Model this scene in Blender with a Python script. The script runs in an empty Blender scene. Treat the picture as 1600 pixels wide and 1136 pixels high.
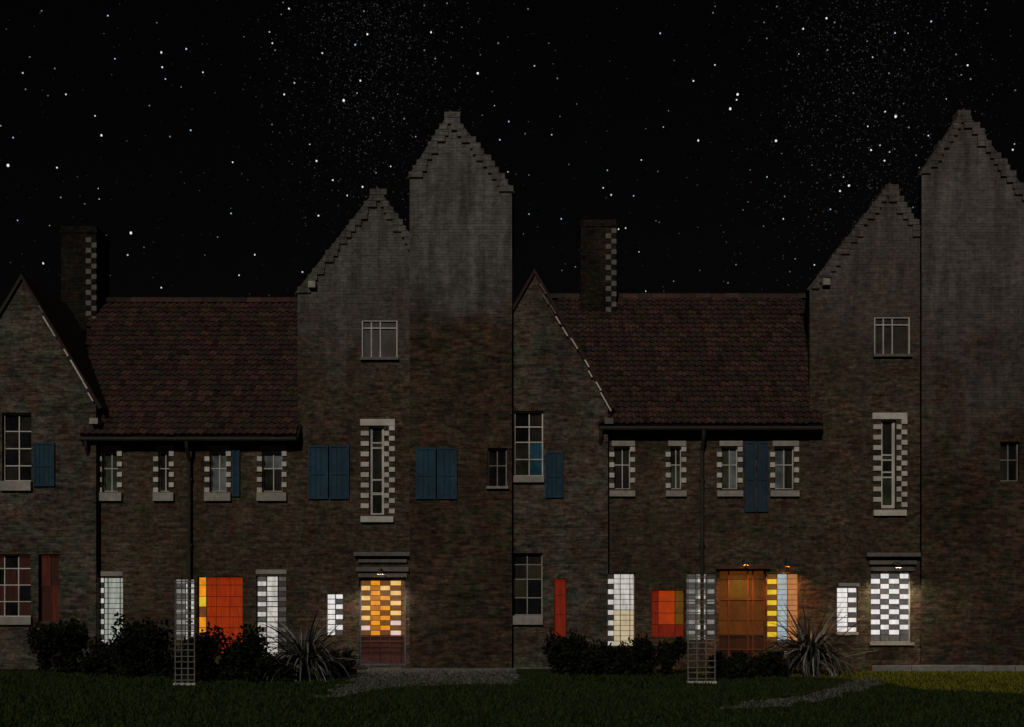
import bpy, bmesh, math, random
from mathutils import Vector, Matrix, Euler
R = random.Random(7)
scene = bpy.context.scene
C = scene.collection

# ------------------------------------------------------------------ camera, sky, moonlight
CAM_Y, EYE, F, HZ = -30.0, 1.6, 1800.0, 949.0
cam_d = bpy.data.cameras.new("camera"); cam = bpy.data.objects.new("camera", cam_d); C.objects.link(cam)
cam.location = (0, CAM_Y, EYE); cam.rotation_euler = (math.radians(90), 0, 0)
cam_d.sensor_width = 36; cam_d.lens = 36 * F / 1600; cam_d.shift_y = (HZ - 568) / 1600
cam_d.clip_end = 3000; scene.camera = cam
world = bpy.data.worlds.new("World"); scene.world = world; world.use_nodes = True
wn = world.node_tree; wn.nodes.clear()
SUN_EL, SUN_AZ = math.radians(31), math.radians(14)      # moon: behind the camera, a little to the left
sk = wn.nodes.new("ShaderNodeTexSky"); sk.sky_type = 'NISHITA'; sk.sun_disc = False
sk.sun_elevation = SUN_EL; sk.sun_rotation = math.radians(180) + SUN_AZ
bg = wn.nodes.new("ShaderNodeBackground"); bg.inputs[1].default_value = 0.0003
hs = wn.nodes.new("ShaderNodeHueSaturation"); hs.inputs['Saturation'].default_value = 0.12
wo = wn.nodes.new("ShaderNodeOutputWorld")
wn.links.new(sk.outputs[0], hs.inputs['Color']); wn.links.new(hs.outputs[0], bg.inputs[0]); wn.links.new(bg.outputs[0], wo.inputs[0])
sd = bpy.data.lights.new("moon", 'SUN'); sd.energy = 0.8; sd.angle = math.radians(1.5); sd.color = (1.0, 0.93, 0.82)
so = bpy.data.objects.new("moon", sd); C.objects.link(so)
so.rotation_euler = Vector((math.sin(SUN_AZ) * math.cos(SUN_EL), math.cos(SUN_AZ) * math.cos(SUN_EL), -math.sin(SUN_EL))).to_track_quat('-Z', 'Y').to_euler()
vs = scene.view_settings
vs.view_transform = 'Standard'; vs.look = 'None'; vs.gamma = 1; vs.exposure = 0; vs.use_curve_mapping = False

# ------------------------------------------------------------------ helpers
def X(px, Y=0.0): return (px - 800) / F * (Y - CAM_Y)
def Z(py, Y=0.0): return EYE + (HZ - py) / F * (Y - CAM_Y)
def ground(px, py):                       # point of the ground seen at that pixel of the plan sketch
    d = EYE * F / (py - HZ); return ((px - 800) / F * d, CAM_Y + d)

class MB:
    def __init__(s): s.v, s.f = [], []
    def box(s, x0, x1, y0, y1, z0, z1):
        n = len(s.v)
        s.v += [(x0,y0,z0),(x1,y0,z0),(x1,y1,z0),(x0,y1,z0),(x0,y0,z1),(x1,y0,z1),(x1,y1,z1),(x0,y1,z1)]
        s.f += [tuple(n+i for i in q) for q in ((0,3,2,1),(4,5,6,7),(0,1,5,4),(1,2,6,5),(2,3,7,6),(3,0,4,7))]
    def poly(s, pts):
        n = len(s.v); s.v += pts; s.f.append(tuple(range(n, n + len(pts))))
    def prism(s, pts, off):               # closed solid: polygon pts swept along off
        n = len(s.v); k = len(pts)
        s.v += list(pts) + [tuple(a + b for a, b in zip(p, off)) for p in pts]
        s.f.append(tuple(range(n, n + k))); s.f.append(tuple(range(n + 2*k - 1, n + k - 1, -1)))
        for i in range(k):
            j = (i + 1) % k; s.f.append((n + i, n + k + i, n + k + j, n + j))
    def tube(s, pts, r, seg=8):
        n = len(s.v)
        for i, p in enumerate(pts):
            p = Vector(p); a = Vector(pts[max(i-1,0)]); b = Vector(pts[min(i+1,len(pts)-1)])
            t = (b - a).normalized(); u = t.orthogonal().normalized(); w = t.cross(u)
            rr = r[i] if isinstance(r, (list, tuple)) else r
            for k in range(seg):
                an = 2*math.pi*k/seg; s.v.append(tuple(p + u*math.cos(an)*rr + w*math.sin(an)*rr))
        for i in range(len(pts)-1):
            for k in range(seg):
                a = n+i*seg+k; b = n+i*seg+(k+1)%seg; s.f.append((a, b, b+seg, a+seg))
        s.f.append(tuple(range(n+seg-1, n-1, -1))); m = n+(len(pts)-1)*seg; s.f.append(tuple(range(m, m+seg)))
    def mesh(s, name, mat, origin=(0,0,0), fix=True):
        me = bpy.data.meshes.new(name); o = Vector(origin)
        me.from_pydata([tuple(Vector(p) - o) for p in s.v], [], s.f)
        if fix:
            b = bmesh.new(); b.from_mesh(me); bmesh.ops.recalc_face_normals(b, faces=b.faces); b.to_mesh(me); b.free()
        me.materials.append(mat); return me
    def build(s, name, mat, parent=None, origin=None, fix=True):
        org = origin
        if org is None: org = parent.get('_org', (0,0,0)) if parent else (0,0,0)
        o = bpy.data.objects.new(name, s.mesh(name, mat, org, fix)); C.objects.link(o)
        if parent: o.parent = parent; ORG[o.name] = org
        return o
ORG = {}
def org_of(o): return ORG.get(o.name, (0,0,0))
def part(name, mb, mat, parent, label=None, fix=True):
    org = org_of(parent)
    o = bpy.data.objects.new(name, mb.mesh(name, mat, org, fix)); C.objects.link(o)
    o.parent = parent; ORG[o.name] = org
    if label: o['label'] = label
    return o
def thing(name, label, cat, loc, group=None):
    o = bpy.data.objects.new(name, None); C.objects.link(o); o.location = loc
    o.empty_display_size = .3; ORG[o.name] = tuple(loc); o['label'] = label; o['category'] = cat
    if group: o['group'] = group
    return o
def struct(name, mb, mat, fix=True):
    o = bpy.data.objects.new(name, mb.mesh(name, mat, (0,0,0), fix)); C.objects.link(o); o['kind'] = 'structure'; return o

# ------------------------------------------------------------------ materials
def base(name):
    m = bpy.data.materials.new(name); m.use_nodes = True
    nt = m.node_tree; b = nt.nodes['Principled BSDF']; return m, nt, b
def mixc(nt, fac, a, b, mode='MIX'):
    n = nt.nodes.new('ShaderNodeMix'); n.data_type = 'RGBA'; n.blend_type = mode
    for sock, val in ((n.inputs[0], fac), (n.inputs[6], a), (n.inputs[7], b)):
        if hasattr(val, 'node'): nt.links.new(val, sock)
        elif isinstance(val, (tuple, list)): sock.default_value = (*val, 1) if len(val) == 3 else val
        else: sock.default_value = val
    return n.outputs[2]
def noise(nt, vec, scale, detail=4, rough=.6):
    n = nt.nodes.new('ShaderNodeTexNoise'); n.inputs['Scale'].default_value = scale
    n.inputs['Detail'].default_value = detail; n.inputs['Roughness'].default_value = rough
    if vec is not None: nt.links.new(vec, n.inputs['Vector'])
    return n
def ramp(nt, src, p0, p1, c0=(0,0,0,1), c1=(1,1,1,1)):
    r = nt.nodes.new('ShaderNodeValToRGB'); e = r.color_ramp.elements
    e[0].position, e[1].position = p0, p1; e[0].color, e[1].color = c0, c1
    nt.links.new(src, r.inputs[0]); return r.outputs[0]
def bump(nt, b, h, strength=.4, dist=.02):
    n = nt.nodes.new('ShaderNodeBump'); n.inputs['Strength'].default_value = strength; n.inputs['Distance'].default_value = dist
    nt.links.new(h, n.inputs['Height']); nt.links.new(n.outputs[0], b.inputs['Normal'])
def worldpos(nt):
    g = nt.nodes.new('ShaderNodeNewGeometry'); return g.outputs['Position']
def brick_mat(name, c1, c2, mortar, green=(.035,.05,.02), red=(.11,.04,.025), amount=.6, stain=1.0, lime=None):
    m, nt, b = base(name); pos = worldpos(nt)
    sx = nt.nodes.new('ShaderNodeSeparateXYZ'); nt.links.new(pos, sx.inputs[0])
    ad = nt.nodes.new('ShaderNodeMath'); ad.operation = 'ADD'; nt.links.new(sx.outputs[0], ad.inputs[0]); nt.links.new(sx.outputs[1], ad.inputs[1])
    cx = nt.nodes.new('ShaderNodeCombineXYZ'); nt.links.new(ad.outputs[0], cx.inputs[0]); nt.links.new(sx.outputs[2], cx.inputs[1])
    wob = noise(nt, cx.outputs[0], 3.0, 2)
    vadd = nt.nodes.new('ShaderNodeVectorMath'); vadd.operation = 'MULTIPLY_ADD'
    nt.links.new(wob.outputs['Color'], vadd.inputs[0]); vadd.inputs[1].default_value = (.012,.012,0); nt.links.new(cx.outputs[0], vadd.inputs[2])
    br = nt.nodes.new('ShaderNodeTexBrick'); nt.links.new(vadd.outputs[0], br.inputs['Vector'])
    br.inputs['Scale'].default_value = 1; br.inputs['Brick Width'].default_value = .225; br.inputs['Row Height'].default_value = .078
    br.inputs['Mortar Size'].default_value = .007; br.inputs['Mortar Smooth'].default_value = .3; br.inputs['Bias'].default_value = -.1
    br.inputs['Color1'].default_value = (*c1,1); br.inputs['Color2'].default_value = (*c2,1); br.inputs['Mortar'].default_value = (*mortar,1)
    n1 = noise(nt, pos, 1.5, 6, .65); n2 = noise(nt, pos, 2.3, 6, .65)
    n2v = nt.nodes.new('ShaderNodeVectorMath'); n2v.operation = 'ADD'; nt.links.new(pos, n2v.inputs[0]); n2v.inputs[1].default_value = (31, 7, 12)
    nt.links.new(n2v.outputs[0], n2.inputs['Vector'])
    g = ramp(nt, n1.outputs[0], .46, .64); rd = ramp(nt, n2.outputs[0], .48, .66)
    col = mixc(nt, g, br.outputs[0], mixc(nt, amount, br.outputs[0], green))
    col = mixc(nt, rd, col, mixc(nt, amount, col, red))
    n3 = noise(nt, pos, 9, 6, .75); dk = ramp(nt, n3.outputs[0], .3, .72, (.35,.35,.35,1), (1.75,1.75,1.75,1))
    col = mixc(nt, 1.0, col, dk, 'MULTIPLY')
    mp5 = nt.nodes.new('ShaderNodeMapping'); mp5.inputs['Scale'].default_value = (3.2, 3.2, 11); nt.links.new(pos, mp5.inputs['Vector'])
    n5 = noise(nt, mp5.outputs[0], 1.0, 5, .7); d5 = ramp(nt, n5.outputs[0], .34, .66, (.22,.22,.22,1), (1.75,1.75,1.75,1)); col = mixc(nt, .9, col, d5, 'MULTIPLY')
    n4 = noise(nt, pos, .55, 4, .6); d4 = ramp(nt, n4.outputs[0], .3, .7, (.62,.62,.62,1), (1.35,1.35,1.35,1))
    col = mixc(nt, 1.0, col, d4, 'MULTIPLY')
    if lime:                              # old lime render that has worn off the brickwork towards the ground floor
        zc, zw, lc, ld = lime
        nr_ = noise(nt, pos, .8, 7, .7); nf = noise(nt, pos, 5, 7, .7)
        a1 = nt.nodes.new('ShaderNodeMath'); a1.operation = 'MULTIPLY_ADD'; nt.links.new(nr_.outputs[0], a1.inputs[0]); a1.inputs[1].default_value = zw*2.2; nt.links.new(sx.outputs[2], a1.inputs[2])
        mr = nt.nodes.new('ShaderNodeMapRange'); nt.links.new(a1.outputs[0], mr.inputs[0]); mr.inputs[1].default_value = zc + zw*1.1 - zw*.5; mr.inputs[2].default_value = zc + zw*1.1 + zw*.5
        mp6 = nt.nodes.new('ShaderNodeMapping'); mp6.inputs['Scale'].default_value = (2.2, 2.2, .35); nt.links.new(pos, mp6.inputs['Vector'])
        n6 = noise(nt, mp6.outputs[0], 1.3, 6, .7); d6 = ramp(nt, n6.outputs[0], .32, .66, (.55,.54,.52,1), (1.5,1.48,1.46,1))
        lcol = mixc(nt, 1.0, mixc(nt, ramp(nt, nf.outputs[0], .25, .75), ld, lc), d6, 'MULTIPLY')
        lcol = mixc(nt, .35, lcol, d5, 'MULTIPLY'); lcol = mixc(nt, .5, lcol, dk, 'MULTIPLY')
        col = mixc(nt, mr.outputs[0], col, lcol)
    nt.links.new(col, b.inputs['Base Color']); b.inputs['Roughness'].default_value = .9; b.inputs['Specular IOR Level'].default_value = .2
    h = nt.nodes.new('ShaderNodeMath'); h.operation = 'MULTIPLY_ADD'
    nt.links.new(br.outputs['Fac'], h.inputs[0]); h.inputs[1].default_value = -.7; nt.links.new(n3.outputs[0], h.inputs[2])
    bump(nt, b, h.outputs[0], .9, .03); return m
def rough_mat(name, c, c2=None, scale=6, rough=.85, bstr=.4, bdist=.02, spec=.3):
    m, nt, b = base(name); pos = worldpos(nt); c2 = c2 or tuple(v*.6 for v in c)
    n = noise(nt, pos, scale, 7, .65); n2 = noise(nt, pos, scale*.17, 4)
    col = mixc(nt, ramp(nt, n.outputs[0], .3, .7), c2, c)
    dk = ramp(nt, n2.outputs[0], .3, .7, (.7,.7,.7,1), (1.2,1.2,1.2,1)); col = mixc(nt, 1.0, col, dk, 'MULTIPLY')
    nt.links.new(col, b.inputs['Base Color']); b.inputs['Roughness'].default_value = rough; b.inputs['Specular IOR Level'].default_value = spec
    n3 = noise(nt, pos, scale*6, 4); bump(nt, b, n3.outputs[0], bstr, bdist); return m
def island_mat(name, cols, rough=.7, spec=.25, bstr=0):
    m, nt, b = base(name); g = nt.nodes.new('ShaderNodeNewGeometry'); oi = nt.nodes.new('ShaderNodeObjectInfo')
    ad = nt.nodes.new('ShaderNodeMath'); ad.operation = 'ADD'; nt.links.new(g.outputs['Random Per Island'], ad.inputs[0]); nt.links.new(oi.outputs['Random'], ad.inputs[1])
    fr = nt.nodes.new('ShaderNodeMath'); fr.operation = 'FRACT'; nt.links.new(ad.outputs[0], fr.inputs[0])
    r = nt.nodes.new('ShaderNodeValToRGB'); e = r.color_ramp.elements
    while len(e) < len(cols): e.new(.5)
    for i, c in enumerate(cols): e[i].position = i/(len(cols)-1); e[i].color = (*c,1)
    nt.links.new(fr.outputs[0], r.inputs[0])
    n = noise(nt, g.outputs['Position'], 14, 4, .7); dk = ramp(nt, n.outputs[0], .3, .7, (.55,.55,.55,1), (1.35,1.35,1.35,1))
    col = mixc(nt, 1.0, r.outputs[0], dk, 'MULTIPLY')
    nt.links.new(col, b.inputs['Base Color']); b.inputs['Roughness'].default_value = rough; b.inputs['Specular IOR Level'].default_value = spec
    if bstr: bump(nt, b, n.outputs[0], bstr, .02)
    return m
def glass_dark(name, c, rough=.12):
    m, nt, b = base(name); n = noise(nt, worldpos(nt), 2.2, 3)
    nt.links.new(mixc(nt, ramp(nt, n.outputs[0], .35, .65), tuple(v*.35 for v in c), c), b.inputs['Base Color'])
    b.inputs['Roughness'].default_value = rough; return m
def lit(name, c, s, vary=.5, scale=4.0, stretch=(1,1,1)):     # a lit room seen through curtained glass
    m, nt, b = base(name); pos = worldpos(nt)
    mp = nt.nodes.new('ShaderNodeMapping'); mp.inputs['Scale'].default_value = stretch; nt.links.new(pos, mp.inputs['Vector'])
    n = noise(nt, mp.outputs[0], scale, 4, .6)
    col = mixc(nt, ramp(nt, n.outputs[0], .3, .7), tuple(v*(1-vary) for v in c), c)
    nt.links.new(col, b.inputs['Emission Color']); b.inputs['Emission Strength'].default_value = s
    b.inputs['Base Color'].default_value = (.02,.02,.02,1); b.inputs['Roughness'].default_value = .15; return m
def glow(name, c, s):
    m = bpy.data.materials.new(name); m.use_nodes = True; nt = m.node_tree; nt.nodes.clear()
    e = nt.nodes.new('ShaderNodeEmission'); e.inputs[0].default_value = (*c,1); e.inputs[1].default_value = s
    o = nt.nodes.new('ShaderNodeOutputMaterial'); nt.links.new(e.outputs[0], o.inputs[0]); return m

M = dict(
    brick=brick_mat('brick_brown', (.11,.078,.05), (.06,.044,.03), (.11,.095,.072)),
    limeB=brick_mat('worn_render_over_brick', (.11,.078,.05), (.06,.044,.03), (.11,.095,.072), lime=(Z(505), 3.2, (.165,.157,.15), (.115,.108,.102))),
    limeBw=brick_mat('worn_warm_render_over_brick', (.11,.076,.05), (.06,.043,.03), (.11,.092,.07), lime=(Z(500), 4.0, (.15,.132,.122), (.1,.086,.078))),
    limeC=brick_mat('worn_render_over_dark_brick', (.085,.055,.034), (.042,.029,.02), (.075,.06,.045), lime=(Z(475), 1.6, (.175,.168,.162), (.13,.123,.118))),
    limeCw=brick_mat('worn_warm_render_over_dark_brick', (.085,.055,.036), (.042,.029,.021), (.075,.06,.046), lime=(Z(560), 5.0, (.165,.148,.138), (.115,.1,.092))),
    brickdark=brick_mat('brick_dark', (.05,.036,.024), (.024,.018,.013), (.04,.034,.028), red=(.07,.022,.014)),
    brickgable=brick_mat('brick_mossy', (.125,.1,.075), (.075,.062,.048), (.12,.105,.085), green=(.06,.095,.06)),
    coping=rough_mat('grey_slate', (.13,.124,.118), (.085,.08,.077), 5, .8, .5, .03),
    render=rough_mat('grey_render', (.17,.162,.155), (.12,.114,.108), 5, .92, .5, .03),
    renderwarm=rough_mat('warm_grey_render', (.165,.148,.136), (.11,.097,.088), 4, .92, .5, .03),
    tile=island_mat('clay_pantile', [(.04,.02,.017),(.085,.038,.032),(.046,.03,.032),(.05,.042,.022),(.12,.058,.046),(.026,.016,.013)], .8, .25, .5),
    tilebed=rough_mat('roof_underlay', (.02,.014,.012)),
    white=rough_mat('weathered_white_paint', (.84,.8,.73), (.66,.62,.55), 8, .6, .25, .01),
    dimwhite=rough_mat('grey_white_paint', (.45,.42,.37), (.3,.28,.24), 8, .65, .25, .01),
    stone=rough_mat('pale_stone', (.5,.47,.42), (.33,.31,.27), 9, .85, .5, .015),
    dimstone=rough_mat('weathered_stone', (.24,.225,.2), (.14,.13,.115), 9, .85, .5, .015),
    soot=brick_mat('soot_black_brick', (.018,.014,.012), (.01,.008,.007), (.016,.014,.012), amount=.3),
    dark=rough_mat('dark_painted_iron', (.055,.044,.034), None, 9, .6, .2, .01),
    darkwood=rough_mat('dark_stained_wood', (.03,.02,.014), None, 8, .6, .3, .01),
    lead=rough_mat('lead_came', (.05,.045,.04), None, 9, .6, .2, .005),
    redwood=rough_mat('dark_red_paint', (.12,.035,.03), (.07,.02,.018), 7, .55, .25, .01),
    blue=rough_mat('faded_blue_paint', (.02,.078,.125), (.012,.045,.078), 5, .7, .4, .012),
    bluedim=rough_mat('dull_blue_grey_paint', (.028,.062,.095), (.018,.04,.062), 5, .7, .4, .012),
    glass=glass_dark('dark_glass', (.05,.045,.038)), glassgreen=glass_dark('greenish_glass', (.09,.11,.075)),
    glassblue=glass_dark('glass_over_grey_blind', (.26,.3,.31), .2), glassattic=glass_dark('dusty_brown_glass', (.085,.07,.062), .3), glassblk=glass_dark('black_glass', (.02,.02,.022)),
    litwhite=lit('lit_pane_white', (.80,.76,.69), .8, .45, 2.2, (5,5,1)), litbright=lit('lit_pane_bright', (.95,.9,.87), .95, .3, 2.5, (4,4,1)),
    litgreen=lit('lit_pane_greenish', (.62,.66,.56), .62, .5, 2.2, (5,5,1)), litgrey=lit('lit_pane_grey', (.42,.40,.36), .6, .5, 9),
    litdim=lit('lit_pane_dim', (.16,.145,.125), .55, .5, 8), litdark=lit('lit_pane_dark', (.06,.052,.045), .6, .5, 8),  # dim and darkest tones of the alternating panes
    amber=lit('lit_pane_amber', (1.0,.35,.015), .95, .4), amberlight=lit('lit_pane_cream', (1.0,.6,.2), .95, .35),
    pink=lit('lit_pane_pinkish', (.95,.68,.6), .9, .3),
    amberdark=lit('lit_pane_brown', (.16,.06,.012), 1.0, .4), orange=lit('lit_orange_curtain', (.33,.026,.001), .9, .45, 3, (8,8,.8)),
    yellow=lit('lit_yellow_pane', (.95,.62,.03), .9, .3), bluewhite=lit('lit_blue_white_pane', (.5,.62,.66), .75, .35),
    peach=lit('lit_peach_pane', (.62,.24,.08), .8, .3), olive=lit('lit_olive_pane', (.17,.075,.004), .7, .5),
    dimorange=lit('dim_orange_pane', (.13,.034,.002), .7, .5), red=lit('dim_red_curtain', (.2,.012,.002), .8, .5, 3, (8,8,.8)),
    dimred=lit('faint_red_curtain', (.045,.009,.004), .5, .6, 3, (8,8,.8)),
    lawn=rough_mat('lawn_soil', (.03,.042,.014), (.014,.018,.008), 3, .95, .6, .03, .1),
    soil=rough_mat('dark_bed_soil', (.012,.01,.008), None, 9, .95, .9, .05, .1),
    gravel=rough_mat('pale_gravel', (.11,.107,.1), (.035,.034,.031), 9, .95, 1.0, .04, .2),
    verge=rough_mat('painted_lit_lawn', (.2,.18,.02), (.08,.08,.012), 4, .95, .8, .03, .1),  # lawn lit from the windows: the light is put into this yellow
    kerb=rough_mat('kerb_stone', (.34,.34,.35), (.18,.18,.19), 7, .9, .6, .02),
    leaf=island_mat('shrub_leaf', [(.005,.006,.003),(.009,.011,.005),(.016,.018,.009),(.006,.008,.004)], .6),
    spike=island_mat('spiky_leaf', [(.04,.04,.034),(.08,.082,.07),(.36,.35,.32),(.055,.056,.046),(.17,.165,.15)], .45, .5),
    stem=rough_mat('plant_stem', (.04,.03,.02)),
    grass=island_mat('grass_blade', [(.022,.042,.009),(.034,.058,.013),(.05,.06,.014),(.03,.048,.019)], .8, .1),
    vergegrass=island_mat('painted_lit_blade', [(.24,.22,.02),(.32,.27,.025),(.15,.17,.02)], .8, .1),  # blades of the lit lawn, window light painted in as yellow
)
SKY_MATS = [glow('star_white', (1,.98,.94), .9), glow('star_cool', (.7,.84,1), .7), glow('star_soft', (.95,.94,1), .2), glow('star_faint', (1,.93,.9), .045), glow('star_dust', (1,.97,.94), .011)]

# ------------------------------------------------------------------ sky: stars
sky = bpy.data.objects.new('sky', None); C.objects.link(sky); sky['kind'] = 'structure'
BIG = [(903,27),(337,49),(504,164),(71,228),(206,295),(297,362),(507,210),(634,226),(920,259),(888,295),(1074,314),(1110,140),(1007,166),(851,135),(1148,107),(1347,101),(1126,252),(596,407),(317,423),(178,524),(25,517),(727,507),(1221,520),(1040,563),(1133,584),(1085,611),(722,667),(409,728),(135,823),(399,797),(504,899),(747,860),(796,796),(945,850),(1493,229),(995,674),(989,503)]
SML = [(171,214),(359,184),(1116,291),(1501,171),(41,430),(2,393),(968,451),(209,801),(190,617),(310,622),(265,637),(307,589),(680,741),(850,389),(531,427),(1299,427),(1187,414),(1166,369),(1243,294),(1326,157),(1263,371),(1175,540),(1190,600),(1507,360),(1562,437),(1397,10),(1326,17),(860,157),(842,100),(762,115),(80,279),(150,299),(467,330),(517,247),(566,272),(582,153),(490,71),(130,34),(93,178),(55,689),(155,705),(450,773),(332,736),(978,853),(1137,35),(879,45),(885,8),(1443,85),(1557,135),(1360,183),(1545,330),(1590,380),(1587,537),(1467,480),(420,930),(855,940),(640,797)]
BIG2 = [(983,57),(910,90),(634,203),(567,253),(705,295),(702,312),(682,340),(582,439),(825,440),(404,500),(124,421),(154,684),(397,787),(848,684),(945,828),(803,923),(1053,580),(1025,597),(1122,469),(1164,502),(1166,349),(1199,364),(1112,395),(1301,424),(1424,204),(1565,468),(310,609),(333,716),(355,713),(285,587)]
SML2 = [(41,418),(53,547),(298,532),(209,781),(198,834),(221,853),(156,845),(53,669),(36,731),(852,614),(786,707),(675,884),(885,809),(868,849),(970,846),(995,654),(1150,454),(1196,466),(1180,475),(1263,485),(1012,362),(1570,450),(1460,393),(507,189),(115,135),(142,245),(202,325),(150,364),(70,206),(463,104),(628,40),(635,20),(50,28),(828,20),(1310,67),(1226,156),(986,156),(1110,129),(1127,179),(1480,30),(1573,282),(1404,234),(1433,247),(1178,229),(1067,291),(1224,324),(1240,398),(450,690),(460,695),(505,879),(587,845),(700,827),(152,921),(418,910),(456,536),(744,531),(380,612),(797,553),(737,631),(722,656),(1273,524),(1253,648),(1253,694),(1228,650),(937,516),(489,346),(473,397),(418,402),(178,514),(896,169),(796,120),(788,70),(1008,70),(1197,103),(1238,104),(1388,170),(1357,309),(995,547),(1036,553),(843,480)]
SD = 900.0
def star_mesh(mat):
    b = bmesh.new(); bmesh.ops.create_icosphere(b, subdivisions=1, radius=1); me = bpy.data.meshes.new('star'); b.to_mesh(me); b.free(); me.materials.append(mat); return me
SM = [star_mesh(m) for m in SKY_MATS[:3]]
def star(px, py, rp, mi):
    d = Vector(((px-800)/F, 1, (HZ-py)/F)).normalized()
    o = bpy.data.objects.new('star', SM[mi]); C.objects.link(o); o.parent = sky
    o.location = Vector((0, CAM_Y, EYE)) + d*SD; s = rp/F*SD*d.length/ d.y
    o.scale = (s, s, s*R.uniform(.9,1.35))
for lst, ox in ((BIG,0),(BIG2,800)):
    for (x, y) in lst: star(x/2+ox, y/2, R.choice((.85,.95,1.05,1.2,1.55)), 1 if R.random() < .12 else 0)
for lst, ox in ((SML,0),(SML2,800)):
    for (x, y) in lst: star(x/2+ox, y/2, R.uniform(.6,1.0), 2 if R.random() < .75 else 1)
def faint(name, mat, n, r0, r1, milky):
    mb = MB()
    for _ in range(n):
        if milky and R.random() < .75:
            c, sp = ((560, 75), (640, 60))[R.random() < .5], 0
            if R.random() < .5: px, py = R.gauss(575, 75) , R.gauss(60, 150)
            else: px, py = R.gauss(1350, 95), R.gauss(120, 160)
            d = Vector(((px-800)/F, 1, (HZ-py)/F)).normalized()
        else:
            a = R.uniform(0, 2*math.pi) if R.random() < .25 else R.uniform(math.pi*.5-.5, math.pi*.5+.5)
            z = R.uniform(.1, .98) if R.random() < .3 else R.uniform(.12, .52)
            h = math.sqrt(1-z*z); d = Vector((math.cos(a)*h, math.sin(a)*h, z))
        c = Vector((0, CAM_Y, EYE)) + d*(SD+10); r = R.uniform(r0, r1)/F*SD; k = len(mb.v)
        mb.v += [tuple(c+Vector(q)*r) for q in ((1,0,0),(-1,0,0),(0,1,0),(0,-1,0),(0,0,1),(0,0,-1))]
        mb.f += [(k+a_, k+b_, k+e_) for a_, b_, e_ in ((0,2,4),(2,1,4),(1,3,4),(3,0,4),(2,0,5),(1,2,5),(3,1,5),(0,3,5))]
    o = bpy.data.objects.new(name, mb.mesh(name, mat, fix=False)); C.objects.link(o); o['kind'] = 'stuff'; return o
faint('faint_stars', SKY_MATS[3], 2200, .5, 1.2, True)
faint('star_dust', SKY_MATS[4], 6500, .6, 1.2, True)

# ------------------------------------------------------------------ ground
def ragged(pts, amp=.12, step=.35):
    out = []
    for (xa, ya), (xb, yb) in zip(pts, pts[1:] + pts[:1]):
        n = max(1, int(math.hypot(xb-xa, yb-ya)/step))
        for k in range(n): out.append((xa+(xb-xa)*k/n + R.gauss(0, amp), ya+(yb-ya)*k/n + R.gauss(0, amp)))
    return out
def flat(name, mat, pts, z):
    mb = MB(); mb.poly([(x, y, z) for x, y in pts]); return struct(name, mb, mat)
flat('lawn', M['lawn'], [(-400,-120),(400,-120),(400,600),(-400,600)], 0)
def sheet(name, mat, pix, z): return flat(name, mat, [ground(*p) for p in pix], z)
GRAVEL = [(552,1048.5),(805,1049),(808,1062),(800,1070),(700,1071),(620,1075),(560,1083),(520,1090),(490,1093),(515,1080),(540,1070),(546,1058)]
PATH2 = [(1350,1058),(1385,1060),(1372,1070),(1340,1081),(1290,1094),(1230,1104),(1160,1110),(1110,1109),(1150,1101),(1205,1095),(1265,1086),(1310,1074)]
sheet('painted_lit_lawn', M['verge'], [(1090,1050.5),(1640,1050.5),(1640,1088),(1540,1082),(1440,1078),(1370,1066),(1300,1060),(1090,1056)], .004)  # lawn strip with the window light painted into its colour
sheet('flower_bed', M['soil'], [(60,1047),(545,1047),(540,1066),(460,1078),(300,1080),(120,1066),(60,1058)], .004)
sheet('flower_bed', M['soil'], [(860,1047),(1345,1047),(1338,1056),(1250,1060),(1120,1068),(960,1070),(880,1060)], .0085)
def inside(p, poly):
    x, y = p; r = False; j = len(poly)-1
    for i in range(len(poly)):
        (xi, yi), (xj, yj) = poly[i], poly[j]
        if (yi > y) != (yj > y) and x < (xj-xi)*(y-yi)/(yj-yi)+xi: r = not r
        j = i
    return r
PW = [ragged([ground(*p) for p in q]) for q in (GRAVEL, PATH2)]
flat('gravel_path', M['gravel'], PW[0], .008); flat('gravel_path', M['gravel'], PW[1], .012)
def blades(name, mat, n, region, hmin, hmax, avoid=True):
    V, Fc = [], []; c = 0
    while c < n:
        y = CAM_Y + R.uniform(*region[2:4]); x = R.uniform(region[0], region[1])
        if avoid and any(inside((x, y), p) for p in PW) and R.random() < (.8 if y > -6 and x < 2 else .45): continue
        if len(region) > 4 and not inside((x, y), region[4]): continue
        a = R.uniform(0, 6.28); w = R.uniform(.008,.018); h = R.uniform(hmin, hmax); l = R.uniform(-.06,.06); k = len(V)
        V += [(x-math.cos(a)*w, y-math.sin(a)*w, 0), (x+math.cos(a)*w, y+math.sin(a)*w, 0), (x+l, y+R.uniform(-.05,.05), h)]
        Fc.append((k, k+1, k+2)); c += 1
    mb = MB(); mb.v, mb.f = V, Fc
    o = bpy.data.objects.new(name, mb.mesh(name, mat, fix=False)); C.objects.link(o); o['kind'] = 'stuff'; return o
blades('grass', M['grass'], 90000, (-15, 15, 14.5, 28.3), .03, .09)
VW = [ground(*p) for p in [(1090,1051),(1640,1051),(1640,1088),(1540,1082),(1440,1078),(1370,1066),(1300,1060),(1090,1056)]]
blades('painted_lit_grass', M['vergegrass'], 16000, (4, 13.5, 20, 29, VW), .03, .07)  # yellowed blades over the strip painted as lit lawn
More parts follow.
